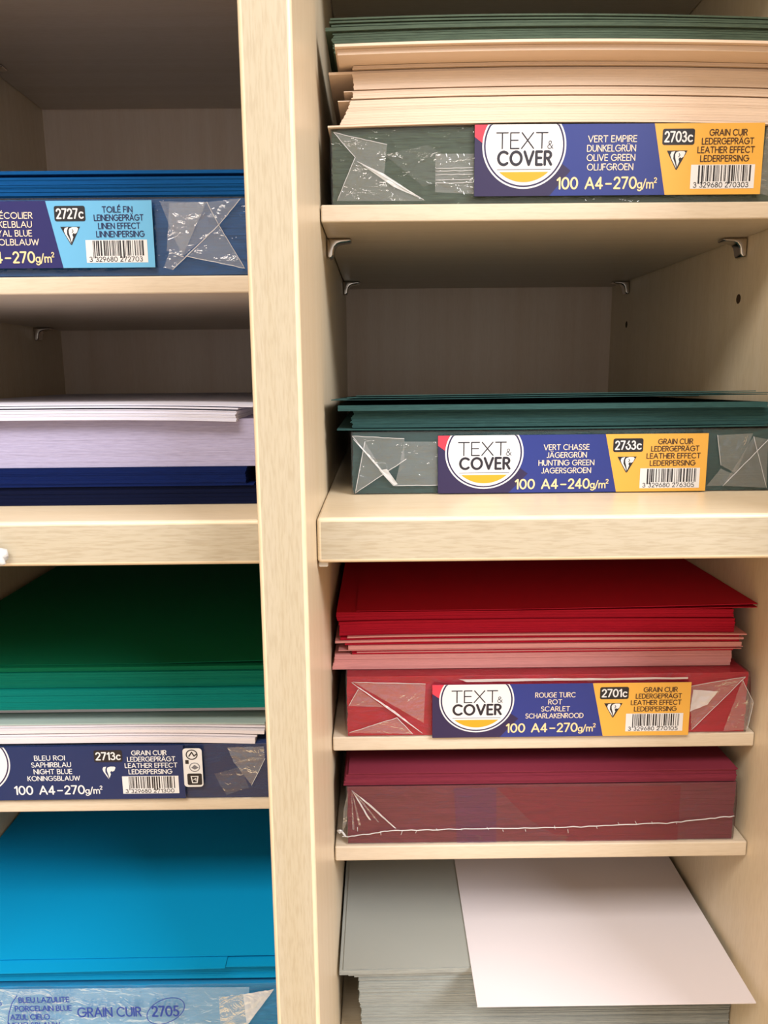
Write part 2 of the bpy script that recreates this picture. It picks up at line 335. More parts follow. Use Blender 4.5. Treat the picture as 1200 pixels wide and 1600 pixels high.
class Flat(MB):
    """printed layers of a label: (u, v) with v downwards, laid on the plane y = y0, raised one ink film per layer"""
    def __init__(self, x0, zt, ku, kv, y0):
        super().__init__(); self.x0, self.zt, self.ku, self.kv, self.y0 = x0, zt, ku, kv, y0
    def p3(self, u, v, l): return (self.x0+u*self.ku, self.y0-l*4e-5, self.zt-v*self.kv)
    def poly(self, pts, mi, l):
        area = sum(a[0]*c[1]-c[0]*a[1] for a, c in zip(pts, pts[1:]+pts[:1]))
        if area > 0: pts = pts[::-1]
        self.add([self.p3(u, v, l) for u, v in pts], [tuple(range(len(pts)))], mi)
    def rect(self, u0, v0, u1, v1, mi, l, r=0):
        if r <= 0: return self.poly([(u0, v0), (u1, v0), (u1, v1), (u0, v1)], mi, l)
        pts = []
        for cx, cy, a in ((u1-r, v0+r, -90), (u1-r, v1-r, 0), (u0+r, v1-r, 90), (u0+r, v0+r, 180)): pts += arc(cx, cy, r, r, a, a+90, 4)
        self.poly(pts, mi, l)
    def stroke(self, pts, w, mi, l):
        """one pen stroke: a mitred ribbon with round ends; each stroke sits a hair above the one before"""
        h = w/2; P0 = [pts[0]]
        for p in pts[1:]:
            if math.hypot(p[0]-P0[-1][0], p[1]-P0[-1][1]) > 1e-7*max(1, w*1e4): P0.append(p)
        if len(P0) < 2: return
        self.ns = (getattr(self, 'ns', 0)+1) % 4; l0 = l; l = l+.4*self.ns
        closed = len(P0) > 3 and math.hypot(P0[0][0]-P0[-1][0], P0[0][1]-P0[-1][1]) < 1e-3*w+1e-9
        if closed: P0 = P0[:-1]
        for k in range(1, len(P0)-1):                   # sharp turns: two strokes with round ends
            a, o_, c = P0[k-1], P0[k], P0[k+1]
            ux, uy, wx, wy = o_[0]-a[0], o_[1]-a[1], c[0]-o_[0], c[1]-o_[1]
            if (ux*wx+uy*wy) < .15*math.hypot(ux, uy)*math.hypot(wx, wy):
                self.stroke(P0[:k+1], w, mi, l0); self.stroke(P0[k:]+([P0[0]] if closed else []), w, mi, l0); return
        n = len(P0); d = []
        for k in range(n if closed else n-1):
            a, c = P0[k], P0[(k+1) % n]; m = math.hypot(c[0]-a[0], c[1]-a[1]); d.append(((c[0]-a[0])/m, (c[1]-a[1])/m))
        L, R = [], []
        for k in range(n):
            d0 = d[k-1] if (k > 0 or closed) else d[0]; d1 = d[k % len(d)] if (k < n-1 or closed) else d[-1]
            n0, n1 = (-d0[1], d0[0]), (-d1[1], d1[0]); mx, my = n0[0]+n1[0], n0[1]+n1[1]; q = mx*mx+my*my
            if q < .25: mx, my, q = n1[0]*.7, n1[1]*.7, 1.0; f = 1.0
            else: f = min(2/q, 2.2)
            L.append((P0[k][0]+mx*f*h, P0[k][1]+my*f*h)); R.append((P0[k][0]-mx*f*h, P0[k][1]-my*f*h))
        for k in range(n if closed else n-1):
            e = (k+1) % n; self.poly([L[k], L[e], R[e], R[k]], mi, l)
        if not closed:
            for p, dd, sg in ((P0[0], d[0], -1), (P0[-1], d[-1], 1)):
                a0 = math.degrees(math.atan2(dd[1]*sg, dd[0]*sg))
                self.poly(arc(p[0], p[1], h, h, a0-90, a0+90, 5), mi, l)
    def text(self, s, u0, u1, base, cap, w, mi, l, gap=.24, space=.42, skew=0.0):
        """text from u0 to u1, cap height cap, base line at v = base"""
        x = 0; items = []
        for ch in s:
            if ch == ' ': x += space; continue
            sc = 1.0; c2 = ch
            wd_, st = GL[c2]; items.append((x, st)); x += wd_*sc+gap
        tot = max(x-gap, .01); k = (u1-u0)/tot
        for x0, st in items:
            for pl in st:
                self.stroke([(u0+(x0+px)*k+skew*py*cap, base-py*cap) for px, py in pl], w, mi, l)

def circ(cu, cv, r, vmin, vmax, n=64):
    """disc cut by the label's upper and lower edges"""
    return [(cu+r*math.cos(2*math.pi*k/n), min(max(cv+r*math.sin(2*math.pi*k/n), vmin), vmax)) for k in range(n)]
def ring(F, cu, cv, r0, r1, mi, l, vmin, n=72):
    for k in range(n):
        a, c = 2*math.pi*k/n, 2*math.pi*(k+1)/n
        q = [(cu+r*math.cos(t), max(cv+r*math.sin(t), vmin)) for r, t in ((r0, a), (r1, a), (r1, c), (r0, c))]
        if all(p[1] <= vmin+1e-9 for p in q): continue
        F.poly(q, mi, l)
def emblem(F, u, v, s, l, tri, whi):
    """small inverted triangle with a white crested head"""
    X = lambda a, c: (u+a*s, v+c*s)
    if tri is not None: F.poly([X(0, 0), X(1, 0), X(.53, .9), X(.47, .9)], tri, l)
    F.poly([X(.22, .06), X(.40, .02), X(.33, .18), X(.32, .38), X(.42, .6), X(.50, .86), X(.34, .58), X(.22, .36), X(.17, .2)], whi, l+1)
    F.poly([X(.46, .08), X(.62, .02), X(.84, .03), X(.90, .1), X(.82, .3), X(.70, .36), X(.66, .30), X(.58, .40), X(.62, .52), X(.52, .78), X(.47, .52), X(.42, .34), X(.41, .18)], whi, l+1)
    if tri is not None: F.stroke([X(.6, .14), X(.64, .22), X(.58, .30)], .035*s, tri, l+2)
def barcode(F, u0, v0, u1, v1, digits, bw, ink, l, seed):
    F.rect(u0, v0, u1, v1, bw, l)
    rnd = random.Random(seed); w = u1-u0; a = u0+w*.115; e = u1-w*.06; h = v1-v0
    x = a; mods = (e-a)/95.0; i = 0
    while x < e:
        bwid = rnd.choice((1, 1, 2, 3))*mods; sp = rnd.choice((1, 1, 2, 3))*mods
        guard = i in (0, 1, 15, 16, 31, 32)
        F.rect(x, v0+h*.03, min(x+bwid, e), v0+h*(.8 if guard else .7), ink, l+1); x += bwid+sp; i += 1
    d = digits; cap = h*.2; base = v1-h*.055
    F.text(d[0], u0+w*.05, u0+w*.095, base, cap, 1.0, ink, l+2)
    F.text(d[1:7], u0+w*.15, u0+w*.5, base, cap, 1.0, ink, l+2)
    F.text(d[7:], u0+w*.55, u0+w*.91, base, cap, 1.0, ink, l+2)

def make_label(root, x0, zt, ku, kv, h, y, names, gsm, code, kinds, digits, style, seed, cut=(-1, 999)):
    """printed label of the wrapped packs, 449 units wide; style picks the end panel's colour"""
    end = {'orange': 'orange', 'sky': 'sky', 'night': 'night'}[style]
    mats = [INK[k] for k in ('white', 'indigo', 'blue', 'red', end, 'badge_orange', 'dark', 'cream', 'amber', 'brown', 'navytext', 'black', 'deep', 'night', 'grey')]
    I = {k: i for i, k in enumerate(('white', 'indigo', 'blue', 'red', 'end', 'badge', 'dark', 'cream', 'amber', 'brown', 'navytext', 'black', 'deep', 'night', 'grey'))}
    new = lambda: Flat(x0, zt, ku, kv, y)
    F = new()
    F.add([F.p3(u, v, l) for l in (0, -3) for u, v in ((0, 0), (449, 0), (449, h), (0, h))],
          [(0, 3, 2, 1), (4, 5, 6, 7), (0, 1, 5, 4), (1, 2, 6, 5), (2, 3, 7, 6), (3, 0, 4, 7)], I['night'] if style == 'night' else I['blue'])
    if style != 'night':
        if style == 'sky': F.rect(0, 0, 449, h, I['deep'], .5)
        F.poly([(0, 0), (60, 0), (150, 70), (118, h), (0, h)], I['indigo'], 1)
        F.poly([(0, 0), (24, 0), (14, 29), (0, 18)], I['red'], 2)
        F.poly([(278, 0), (449, 0), (449, h), (299, h)], I['end'], 1)
    else:
        F.poly([(0, 0), (24, 0), (14, 29), (0, 18)], I['red'], 2)
    lab = F.build('label', mats, root)
    # round badge
    F = new(); cu, cv = 77, 32
    F.poly(circ(cu, cv, 60, 0, h), I['white'], 3)
    ring(F, cu, cv, 60, 62.6, I['indigo'], 3, 0); ring(F, cu, cv, 62.6, 65.2, I['white'], 3, 0)
    F.text('TEXT', 34, 113, 36, 23.5, 1.9, I['dark'], 5, gap=.16)
    F.text('&', 113, 121.5, 36.5, 11.5, 1.0, I['dark'], 5)
    F.text('COVER', 37, 119, 60.5, 19.5, 4.1, I['dark'], 5, gap=.30)
    F.rect(35, 67.2, 119, 68.2, I['grey'], 5)
    a0 = math.degrees(math.asin(39.5/55))
    F.poly(arc(cu, cv, 55, 55, a0, 180-a0, 20), I['badge'], 5)
    F.build('round_badge', mats, lab)
    # lettering
    F = new()
    txt = I['cream'] if style != 'night' else I['white']
    sh = 16 if style == 'night' else 0
    for i, (s, a, c) in enumerate(names):
        F.text(s, a, c, 27.2+i*14.1, 9.2, 1.35, txt, 4)
    amb = I['amber'] if style != 'night' else I['white']
    F.text('100', 130+sh, 161+sh, 97.5, 16.5, 2.8, amb, 4)
    F.text('A4', 174+sh, 200+sh, 97.5, 16.5, 2.8, amb, 4); F.text('-', 206+sh, 214+sh, 97.5, 16.5, 2.6, amb, 4)
    F.text(gsm, 219+sh, 253+sh, 97.5, 16.5, 2.8, amb, 4)
    F.text('g', 255.5+sh, 262+sh, 97.5, 13, 2.0, amb, 4); F.text('/', 263.5+sh, 268+sh, 97.5, 13, 1.8, amb, 4)
    F.text('m', 270+sh, 280+sh, 97.5, 13, 2.0, amb, 4); F.text('^', 281.5+sh, 285+sh, 97.5, 14.5, 1.4, amb, 4)
    kt = {'orange': I['brown'], 'sky': I['navytext'], 'night': I['white']}[style]
    for i, (s, a, c) in enumerate(kinds): F.text(s, a, c, 18.6+i*13, 8.8, 1.45, kt, 4)
    F.build('lettering', mats, lab)
    F = new()
    F.rect(291, 8, 341, 32.5, I['black'], 3, 3.5)
    F.text(code[:4], 295, 328, 27.5, 14.5, 2.5, I['white'], 4); F.text('c', 331, 337, 27.5, 14.5, 2.4, I['white'], 4)
    F.build('number_plate', mats, lab)
    F = new(); emblem(F, 299, 41, 32, 3, None if style == 'night' else I['black'], I['white']); F.build('emblem', mats, lab)
    F = new(); barcode(F, 338, 62.5, 438, 99, digits, I['white'], I['black'], 3, seed); F.build('barcode', mats, lab)
    return lab

# ------------------------------------------------------------------ packs
def sheet_block(q, x0, x1, y0, y1, z0, z1, t=.00036, jx=.0005, jy=.0004, prof=None, bend=None, seg=6, seed=1, mi=0, drop=None):
    rnd = random.Random(seed); n = max(1, int(round((z1-z0)/t))); t = (z1-z0)/n
    dx = dy = 0
    for i in range(n):
        z = z0+i*t
        dx = .75*dx+rnd.gauss(0, jx*.5); dy = .7*dy+rnd.gauss(0, jy*.5)
        a = prof(z) if prof else 0
        q.slab(x0+a+dx, x1+(dx if abs(dx) < .0006 else 0), y0+dy, y1, z, t*.93, (lambda x, z=z: bend(x, z)) if bend else None, seg, mi, 0.0, drop(z) if drop else 0.0)
    return q
def film_shell(x0, x1, yf, yb, z0, z1, amp, seed, bulge=0.0, bend=None):
    q = MB(); nx, nz = 90, 16; e = .0004
    so = Vector((seed*7.3, seed*3.1, seed*1.7))
    def P3(i, j):
        x = x0+(x1-x0)*i/nx; z = z0+(z1-z0)*j/nz
        d = noise.noise(Vector((x*90, z*150, 0))+so)*amp + abs(noise.noise(Vector((x*45+z*60, z*60-x*20, 3))+so))*amp*.9
        s = min(1, 6*min(i/nx, 1-i/nx))
        zz = z + (bend(x, z) if bend else 0)
        return (x, yf-e-abs(d)*.7*(.3+.7*s), zz)
    q.add([P3(i, j) for j in range(nz+1) for i in range(nx+1)],
          [(j*(nx+1)+i, j*(nx+1)+i+1, (j+1)*(nx+1)+i+1, (j+1)*(nx+1)+i) for j in range(nz) for i in range(nx)])
    n0 = len(q.v)
    # sides bulging slightly, top
    for s, x in ((-1, x0), (1, x1)):
        g = [(x+s*bulge*math.sin(math.pi*j/6)*math.sin(math.pi*min(1, .15+i/8)), yf-e+(yb-yf)*i/8, z0+(z1-z0)*j/6+(bend(x, z0+(z1-z0)*j/6) if bend else 0)) for j in range(7) for i in range(9)]
        q.add(g, [(j*9+i, j*9+i+1, (j+1)*9+i+1, (j+1)*9+i) for j in range(6) for i in range(8)])
    m = 12
    g = [(x0+(x1-x0)*i/m, y, z1+(bend(x0+(x1-x0)*i/m, z1) if bend else 0)) for y in (yf-e, yb) for i in range(m+1)]
    q.add(g, [(i, i+1, m+1+i+1, m+1+i) for i in range(m)])
    return q
def fold(wrap, pts, yf, lift, seed, m=None, amp=.0006, seams=(), name='film_fold'):
    """a folded flap of film: a crinkled three or four cornered patch with pale seams along chosen edges"""
    q = MB(); p = list(pts)+([pts[-1]] if len(pts) == 3 else []); n = 14
    so = Vector((seed*2.7, seed*5.1, 0)); g = []
    for j in range(n+1):
        for i in range(n+1):
            a, c = i/n, j/n
            x = (1-c)*((1-a)*p[0][0]+a*p[1][0])+c*((1-a)*p[3][0]+a*p[2][0])
            z = (1-c)*((1-a)*p[0][1]+a*p[1][1])+c*((1-a)*p[3][1]+a*p[2][1])
            g.append((x, yf-lift-amp*abs(noise.noise(Vector((x*230, z*230, 0))+so)), z))
    q.add(g, [(j*(n+1)+i, j*(n+1)+i+1, (j+1)*(n+1)+i+1, (j+1)*(n+1)+i) for j in range(n) for i in range(n)])
    o = q.build(name, m or FOLD, wrap, smooth=True)
    for a, c in seams: seam(wrap, (p[a], p[c]), yf-lift-.0003, .00016)
    return o
def seam(wrap, pts, y, r, m=None, seed=1, wob=.0003, n=10, name='film_seam'):
    q = MB(); P3 = []
    for (a, c) in zip(pts, pts[1:]):
        for i in range(n):
            k = i/n; x = a[0]+(c[0]-a[0])*k; z = a[1]+(c[1]-a[1])*k
            w = noise.noise(Vector((x*300, z*300, seed)))*wob
            P3.append((x, y-abs(w)*.5, z+w))
    P3.append((pts[-1][0], y, pts[-1][1])); q.tube(P3, r, 5)
    return q.build(name, m or SEAM, wrap, smooth=True)

def pack(name, label, x0, x1, yf, z0, z1, pm, seed, bend=None, bulge=.0015, amp=.0007):
    root = thing(name, label, 'paper pack', ((x0+x1)/2, (yf+D)/2, z0), 'film wrapped packs of paper')
    q = sheet_block(MB(), x0, x1, yf, D-.003, z0+.0003, z1, jx=.0002, jy=.00012, seed=seed, bend=bend)
    q.build('paper_block', pm, root)
    w = film_shell(x0-.0006, x1+.0006, yf-.0002, D-.0025, z0+.0001, z1+.0005, amp, seed, bulge, bend).build('film_wrap', FILM, root, smooth=True)
    return root, w

# --- olive green pack, top right
R1b = .0826
def bend_r1(x, z): return -.0017*((x-.105)/.1)**2*min(1, max(0, (z-R1b)/.034))
root, w = pack('paper_pack', 'film wrapped olive green pack with orange ended label on the thin shelf', .0062, .2078, .1050, R1b, .1163, P['olive'], 1, bend_r1)
Yf = .1040
fold(w, [(.0071, .1135), (.0314, .1082), (.0298, .0950), (.0168, .1029)], Yf, .0003, 1, seams=((0, 1), (0, 3)))
fold(w, [(.0168, .1029), (.0489, .0838), (.0082, .0841)], Yf, .0005, 2, seams=((0, 2),))
fold(w, [(.0178, .1010), (.0300, .0955), (.0480, .0842), (.0340, .0900)], Yf, .0009, 5, GLINT, .0012, seams=((0, 2),), name='film_crease_glint')
fold(w, [(.0533, .1042), (.0711, .1041), (.0713, .0867), (.0533, .0877)], Yf, .0003, 3, amp=.0004)
fold(w, [(.0300, .1040), (.0500, .1080), (.0700, .0960), (.0480, .0900)], Yf, .0002, 9, FILM, .0016)
for k, z in enumerate((.0978, .0966, .0950, .0928, .0914)): seam(w, ((.0535, z), (.0708, z+.0002)), Yf-.0008, .00012, seed=k)
fold(w, [(.2040, .1150), (.2068, .1120), (.2068, .0850), (.2030, .0860)], Yf, .0004, 4)
make_label(root, .0711, .1160, .000293, .000283, 108, .1024,
           [('VERT EMPIRE', 176, 251), ('DUNKELGRÜN', 175, 250), ('OLIVE GREEN', 175, 249.5), ('OLIJFGROEN', 176, 247)], '270', '2703c',
           [('GRAIN CUIR', 364, 422), ('LEDERGEPRÄGT', 353, 433), ('LEATHER EFFECT', 347, 435), ('LEDERPERSING', 352, 427)], '3329680270303', 'orange', 11)

# --- hunting green pack on the right thick board
root, w = pack('paper_pack', 'film wrapped hunting green pack with orange ended label on the thick right board', .0135, .2200, .1000, -.0520, -.0220, P['hunting'], 2, bulge=.0008)
Yf = .0990
fold(w, [(.0134, -.0235), (.0385, -.0250), (.0385, -.0357), (.0286, -.0425)], Yf, .0003, 1, seams=((0, 3), (0, 1)))
fold(w, [(.0385, -.0264), (.0545, -.0266), (.0546, -.0477), (.0338, -.0478)], Yf, .0004, 2, amp=.001, seams=((3, 2),))
fold(w, [(.0140, -.0250), (.0220, -.0330), (.0338, -.0478), (.0240, -.0370)], Yf, .0009, 3, GLINT, .0012, seams=((0, 2),), name='film_crease_glint')
fold(w, [(.0262, -.0400), (.0300, -.0395), (.0352, -.0470), (.0330, -.0478)], Yf, .0010, 6, GLINT, .001, name='film_crease_glint')
seam(w, ((.0195, -.0263), (.0145, -.0511)), Yf-.0008, .0002)
seam(w, ((.0145, -.0511), (.0394, -.0348)), Yf-.0008, .0002)
fold(w, [(.0195, -.0263), (.0290, -.0420), (.0145, -.0511)], Yf, .0006, 4)
fold(w, [(.1891, -.0248), (.2063, -.0241), (.1995, -.0435), (.1917, -.0394)], Yf, .0004, 5, seams=((0, 3),))
fold(w, [(.1918, -.0410), (.1989, -.0442), (.1933, -.0494), (.1855, -.0494)], Yf, .0005, 6)
fold(w, [(.2137, -.0272), (.2065, -.0256), (.1933, -.0494), (.2147, -.0506)], Yf, .0006, 7, seams=((0, 2), (1, 3)))
make_label(root, .0546, -.0237, .000289, .000266, 105, .0972,
           [('VERT CHASSE', 176, 251), ('JÄGERGRÜN', 181, 247), ('HUNTING GREEN', 168, 260), ('JAGERSGROEN', 173, 255)], '240', '2763c',
           [('GRAIN CUIR', 366, 423), ('LEDERGEPRÄGT', 355, 434), ('LEATHER EFFECT', 348, 437), ('LEDERPERSING', 354, 429)], '3329680276305', 'orange', 12)

# --- scarlet pack
root, w = pack('paper_pack', 'film wrapped scarlet pack with an orange ended label under red sheets', .0085, .2160, .1035, -.1808, -.1478, P['red'], 3, bulge=.003, amp=.001)
Yf = .1025
fold(w, [(.0115, -.1500), (.0490, -.1515), (.0480, -.1731), (.0275, -.1600)], Yf, .0003, 1, amp=.0010, seams=((0, 1),))
fold(w, [(.0110, -.1500), (.0260, -.1620), (.0474, -.1785), (.0330, -.1660)], Yf, .0008, 2, GLINT, .0011, seams=((0, 2),), name='film_crease_glint')
fold(w, [(.0090, -.1780), (.0341, -.1698), (.0424, -.1791)], Yf, .0004, 3, amp=.001, seams=((0, 1), (1, 2)))
fold(w, [(.0144, -.1537), (.0275, -.1640), (.0093, -.1630)], Yf, .0004, 4, amp=.001, seams=((0, 2),))
fold(w, [(.0660, -.1490), (.1840, -.1492), (.1840, -.1502), (.0700, -.1505)], Yf, .0007, 8, GLINT, .0014, name='film_crease_glint')
fold(w, [(.1852, -.1543), (.2138, -.1495), (.1990, -.1650), (.1877, -.1785)], Yf, .0005, 5, amp=.001, seams=((1, 3), (0, 1)))
fold(w, [(.1870, -.1560), (.2000, -.1570), (.1950, -.1640), (.1860, -.1680)], Yf, .0012, 7, GLINT, .001, name='film_crease_glint')
fold(w, [(.2124, -.1512), (.2190, -.1636), (.2169, -.1788), (.2045, -.1794)], Yf, .0004, 6, amp=.001, seams=((0, 1), (1, 2)))
make_label(root, .0524, -.1516, .0002968, .00027, 108, .1007,
           [('ROUGE TURC', 179, 248), ('ROT', 202, 225), ('SCARLET', 190, 239), ('SCHARLAKENROOD', 163, 263)], '270', '2701c',
           [('GRAIN CUIR', 367, 425), ('LEDERGEPRÄGT', 354, 433), ('LEATHER EFFECT', 346, 433), ('LEDERPERSING', 352, 425)], '3329680270105', 'orange', 13)

# --- burgundy pack without label
root, w = pack('paper_pack', 'film wrapped burgundy pack without label, white seam across its front', .0075, .2140, .1035, -.2428, -.2095, P['burgundy'], 4, bulge=.0012, amp=.0003)
Yf = .1028
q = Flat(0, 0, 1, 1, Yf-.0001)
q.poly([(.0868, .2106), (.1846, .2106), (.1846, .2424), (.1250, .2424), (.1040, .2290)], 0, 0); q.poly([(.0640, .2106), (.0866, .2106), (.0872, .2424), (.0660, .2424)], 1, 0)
q.build('reflection_tint', [film('wine_tint', .02, .3, .15, .2, (1.0, .60, .70)), film('plum_tint', .02, .3, .15, .2, (.86, .74, 1.0))], root)  # red and purple reflections on the film, put in as coloured tints
seam(w, ((.0045, -.2375), (.0079, -.2374), (.0303, -.2343), (.0700, -.2338), (.1196, -.2336), (.1780, -.2318), (.2138, -.2281)), Yf-.0010, .00028, wob=.0006, n=14)
rnd = random.Random(5)
for k in range(16):
    x = .012+k*.0115+rnd.uniform(-.003, .003); z = -.2345 if x < .15 else -.2325
    seam(w, ((x, z), (x+rnd.uniform(-.0012, .0004), z+rnd.choice((-1, 1, 1))*rnd.uniform(.0008, .0026))), Yf-.0010, .00016, n=4)
for k, (tx, tz) in enumerate(((.0111, -.2338), (.0146, -.2316), (.0201, -.2283), (.0245, -.2295), (.0334, -.2330))):
    fold(w, [(.0098, -.2105), (.0098+(tx-.0098)*.4, -.2105+(tz+.2105)*.35), (tx, tz), (tx-.0012, tz+.0004)], Yf, .0004+.0001*k, k, GLINT if k in (2, 4) else FOLD, .0007)
q = MB(); q.tube([(.0062, Yf-.001, -.2372), (.0045, Yf, -.2352), (.0030, Yf, -.2358), (.0022, Yf, -.2345), (.0034, Yf-.001, -.2338), (.0044, Yf, -.2350)], .0006, 6); q.build('film_tuft', SEAM, w, smooth=True)
fold(w, [(.0082, -.2110), (.0070, -.2300), (.0045, -.2360), (.0055, -.2220)], Yf+.0005, .0002, 8)

# --- sky blue labelled pack, upper left
root, w = pack('paper_pack', 'film wrapped royal blue pack with sky blue ended label', -.2290, -.0232, .1000, .0512, .0850, P['royal'], 5)
Yf = .0990
fold(w, [(-.0720, .0836), (-.0507, .0830), (-.0457, .0730), (-.0631, .0592)], Yf, .0003, 1, amp=.0012)
fold(w, [(-.0676, .0826), (-.0507, .0830), (-.0631, .0592), (-.0700, .0620)], Yf, .0008, 2, amp=.0012)
fold(w, [(-.0457, .0730), (-.0346, .0539), (-.0616, .0597)], Yf, .0006, 3, seams=((0, 1), (1, 2)))
fold(w, [(-.0688, .0615), (-.0622, .0592), (-.0678, .0536), (-.0719, .0547)], Yf, .0007, 4, seams=((0, 1),))
fold(w, [(-.0507, .0830), (-.0353, .0845), (-.0457, .0730)], Yf, .0005, 5, seams=((0, 2), (1, 2)))
seam(w, ((-.0457, .0730), (-.0678, .0536)), Yf-.0011, .0002)
make_label(root, -.2011, .0838, .000280, .000272, 107, .0972,
           [('BLEU ÉCOLIER', 168, 255), ('DUNKELBLAU', 172, 253), ('ROYAL BLUE', 178, 252), ('SCHOOLBLAUW', 158, 262)], '270', '2727c',
           [('TOILÉ FIN', 369, 417), ('LEINENGEPRÄGT', 355, 434), ('LINEN EFFECT', 361, 428), ('LINNENPERSING', 357, 434)], '3329680272703', 'sky', 14)

# --- night blue pack, left
root, w = pack('paper_pack', 'film wrapped night blue pack with all blue label under white sheets', -.2300, -.0235, .1030, -.2146, -.1838, P['night'], 6)
Yf = .1020
fold(w, [(-.0512, -.1939), (-.0420, -.1908), (-.0350, -.1916), (-.0426, -.2068)], Yf, .0003, 1, seams=((3, 2),))
fold(w, [(-.0544, -.1850), (-.0354, -.1848), (-.0350, -.1916), (-.0512, -.1939)], Yf, .0003, 2, amp=.0012)
fold(w, [(-.0620, -.2000), (-.0480, -.1960), (-.0440, -.2080), (-.0560, -.2120)], Yf, .0003, 3, FILM, .0016)
lab = make_label(root, -.2092, -.1831, .000294, .000272, 110, .1004,
           [('BLEU ROI', 186, 239), ('SAPHIRBLAU', 180, 249), ('NIGHT BLUE', 183, 250), ('KONINGSBLAUW', 171, 263)], '270', '2713c',
           [('GRAIN CUIR', 358, 419), ('LEDERGEPRÄGT', 350, 434), ('LEATHER EFFECT', 345, 437), ('LEDERPERSING', 351, 427)], '3329680271300', 'night', 15)
F = Flat(-.2092, -.1831, .000294, .000272, .1003)
F.rect(448, 6, 482, 86, 0, 3, 6)
ring(F, 464, 19, 8.5, 10.5, 1, 5, -99); F.stroke([(459, 22), (464, 14), (468, 22), (472, 18)], 2.2, 1, 5)
F.rect(452, 30, 458, 38, 1, 5); ring(F, 468, 45, 8, 9.5, 2, 5, -99); F.poly([(462, 46), (468, 40), (475, 46), (468, 50)], 2, 5)
F.rect(454, 58, 480, 82, 1, 5, 3); F.stroke([(461, 64), (463, 77), (471, 77), (473, 64), (461, 64)], 1.8, 0, 6); F.stroke([(465, 71), (469, 68), (469, 73)], 1.4, 0, 6)
F.build('recycling_panel', [INK['white'], INK['black'], INK['grey']], lab)

# --- azure pack with printing on the bag, bottom left
root, w = pack('paper_pack', 'azure blue pack in clear bag printed with blue capitals at the bottom', -.2350, -.0235, .0990, -.3570, -.3238, P['azure'], 7)
Yf = .0982
fold(w, [(-.2340, -.3243), (-.0480, -.3252), (-.0510, -.3565), (-.2340, -.3565)], Yf, .0002, 1, BAG, .0004, name='printed_panel')
fold(w, [(-.0650, -.3307), (-.0516, -.3293), (-.0503, -.3490), (-.0649, -.3487)], Yf, .0007, 2, amp=.0012)
fold(w, [(-.0516, -.3293), (-.0346, -.3263), (-.0503, -.3490)], Yf, .0008, 3, GLINT, .0008, seams=((1, 2),), name='film_crease_glint')
F = Flat(0, 0, 1, 1, .0952)
for t_, a_, c_, z_, cap_, w_ in (('BLEU LAZULITE', -.1735, -.1463, .3306, .0030, .0006), ('PORCELAIN BLUE', -.1760, -.1454, .3360, .0030, .0006),
                                 ('AZUL CIELO', -.1790, -.1578, .3413, .0030, .0006), ('HEMELSBLAUW', -.1803, -.1526, .3465, .0030, .0006),
                                 ('GRAIN CUIR', -.1420, -.1076, .3401, .0055, .00088), ('2705', -.1012, -.0870, .3403, .0060, .00105), ('6', -.1850, -.1832, .3322, .0030, .0005)):
    F.text(t_, a_, c_, z_, cap_, w_, 0, 1)
el = []
for k in range(41):
    a = 2*math.pi*k/40; ex, ez = .0114*math.cos(a), .0070*math.sin(a); t = math.radians(-30)
    el.append((-.0939+ex*math.cos(t)-ez*math.sin(t), .3372+ex*math.sin(t)+ez*math.cos(t)))
F.stroke(el, .0005, 0, 1)
F.stroke([(-.1742, .3262), (-.1775, .3310), (-.1796, .3370), (-.1808, .3430), (-.1812, .3500)], .0005, 0, 1)
F.build('printed_lettering', INK['royaltext'], root)

# ------------------------------------------------------------------ loose stacks and single sheets
def ream(label, x0, x1, yf, z0, z1, pm, seed, prof=None, bend=None, jx=.0006, jy=.0005, t=.00036, yb=None, drop=None):
    q = sheet_block(MB(), x0, x1, yf, yb or min(D-.003, yf+.297), z0, z1, t, jx, jy, prof, bend, 8, seed, 0, drop)
    return tag(q.build('paper_ream', pm), label, 'paper stack', kind='stuff')
def sheet(label, x0, x1, yf, z, pm, n=1, t=.00036, bend=None, tw=0.0, yb=None, group=None, drop=0.0):
    q = MB(); q.slab(x0, x1, yf, yb or min(D-.003-abs(tw), yf+.297), z, t*n, bend, 14, 0, tw, drop)
    return tag(q.build('paper_sheet', pm), label, 'sheet of paper', group)

bd = lambda x, z=0: -.0017*((x-.105)/.1)**2
b1 = lambda x: bd(x)
def lerp_prof(tab):
    def f(z):
        if z <= tab[0][0]: return tab[0][1]
        for (a, p), (c, r) in zip(tab, tab[1:]):
            if z <= c: return p+(r-p)*(z-a)/(c-a)
        return tab[-1][1]
    return f
G1 = 'loose sheets fanned over the olive green pack'
# peach / cream
sheet('bottom cream sheet lying straight on the olive green pack', .0046, .2120, .1025, .1170, P['peach'], 2, bend=b1)
cp = lerp_prof([(.1177, .0095), (.1210, .0112), (.1252, .0136), (.1306, .0158), (.1352, .0166), (.1432, .0160)])
for k, (t_, za, zb) in enumerate((('thick lowest block of cream paper above the olive green pack', .1177, .1287), ('thin cream block between the two cream sheets poking out left', .1295, .1325),
                                  ('middle block of the cream stack', .1333, .1400), ('cream block right under the overhanging cream sheet', .1418, .1433))):
    ream(t_, 0, .2145, .1050+.0002*k, za, zb, P['peach'], 21+k, cp, bd, .0003, .00014)
sheet('cream sheet poking out left, low in the cream stack', .0092, .2130, .1065, .1289, P['peach'], 1, bend=b1, yb=.37)
sheet('cream sheet poking out left, midway up the cream stack', .0120, .2130, .1062, .1327, P['peach'], 1, bend=b1, yb=.37)
sheet('cream sheet shifted far left beneath the overhanging cream sheet', .0053, .2110, .1068, .1403, P['peach'], 3, bend=b1, yb=.37)
ream('evenly cut cream sheets jutting forward under the olive green sheets', .0100, .2190, .0940, .1435, .1458, P['peach'], 29, None, bd, .0001, .0001)
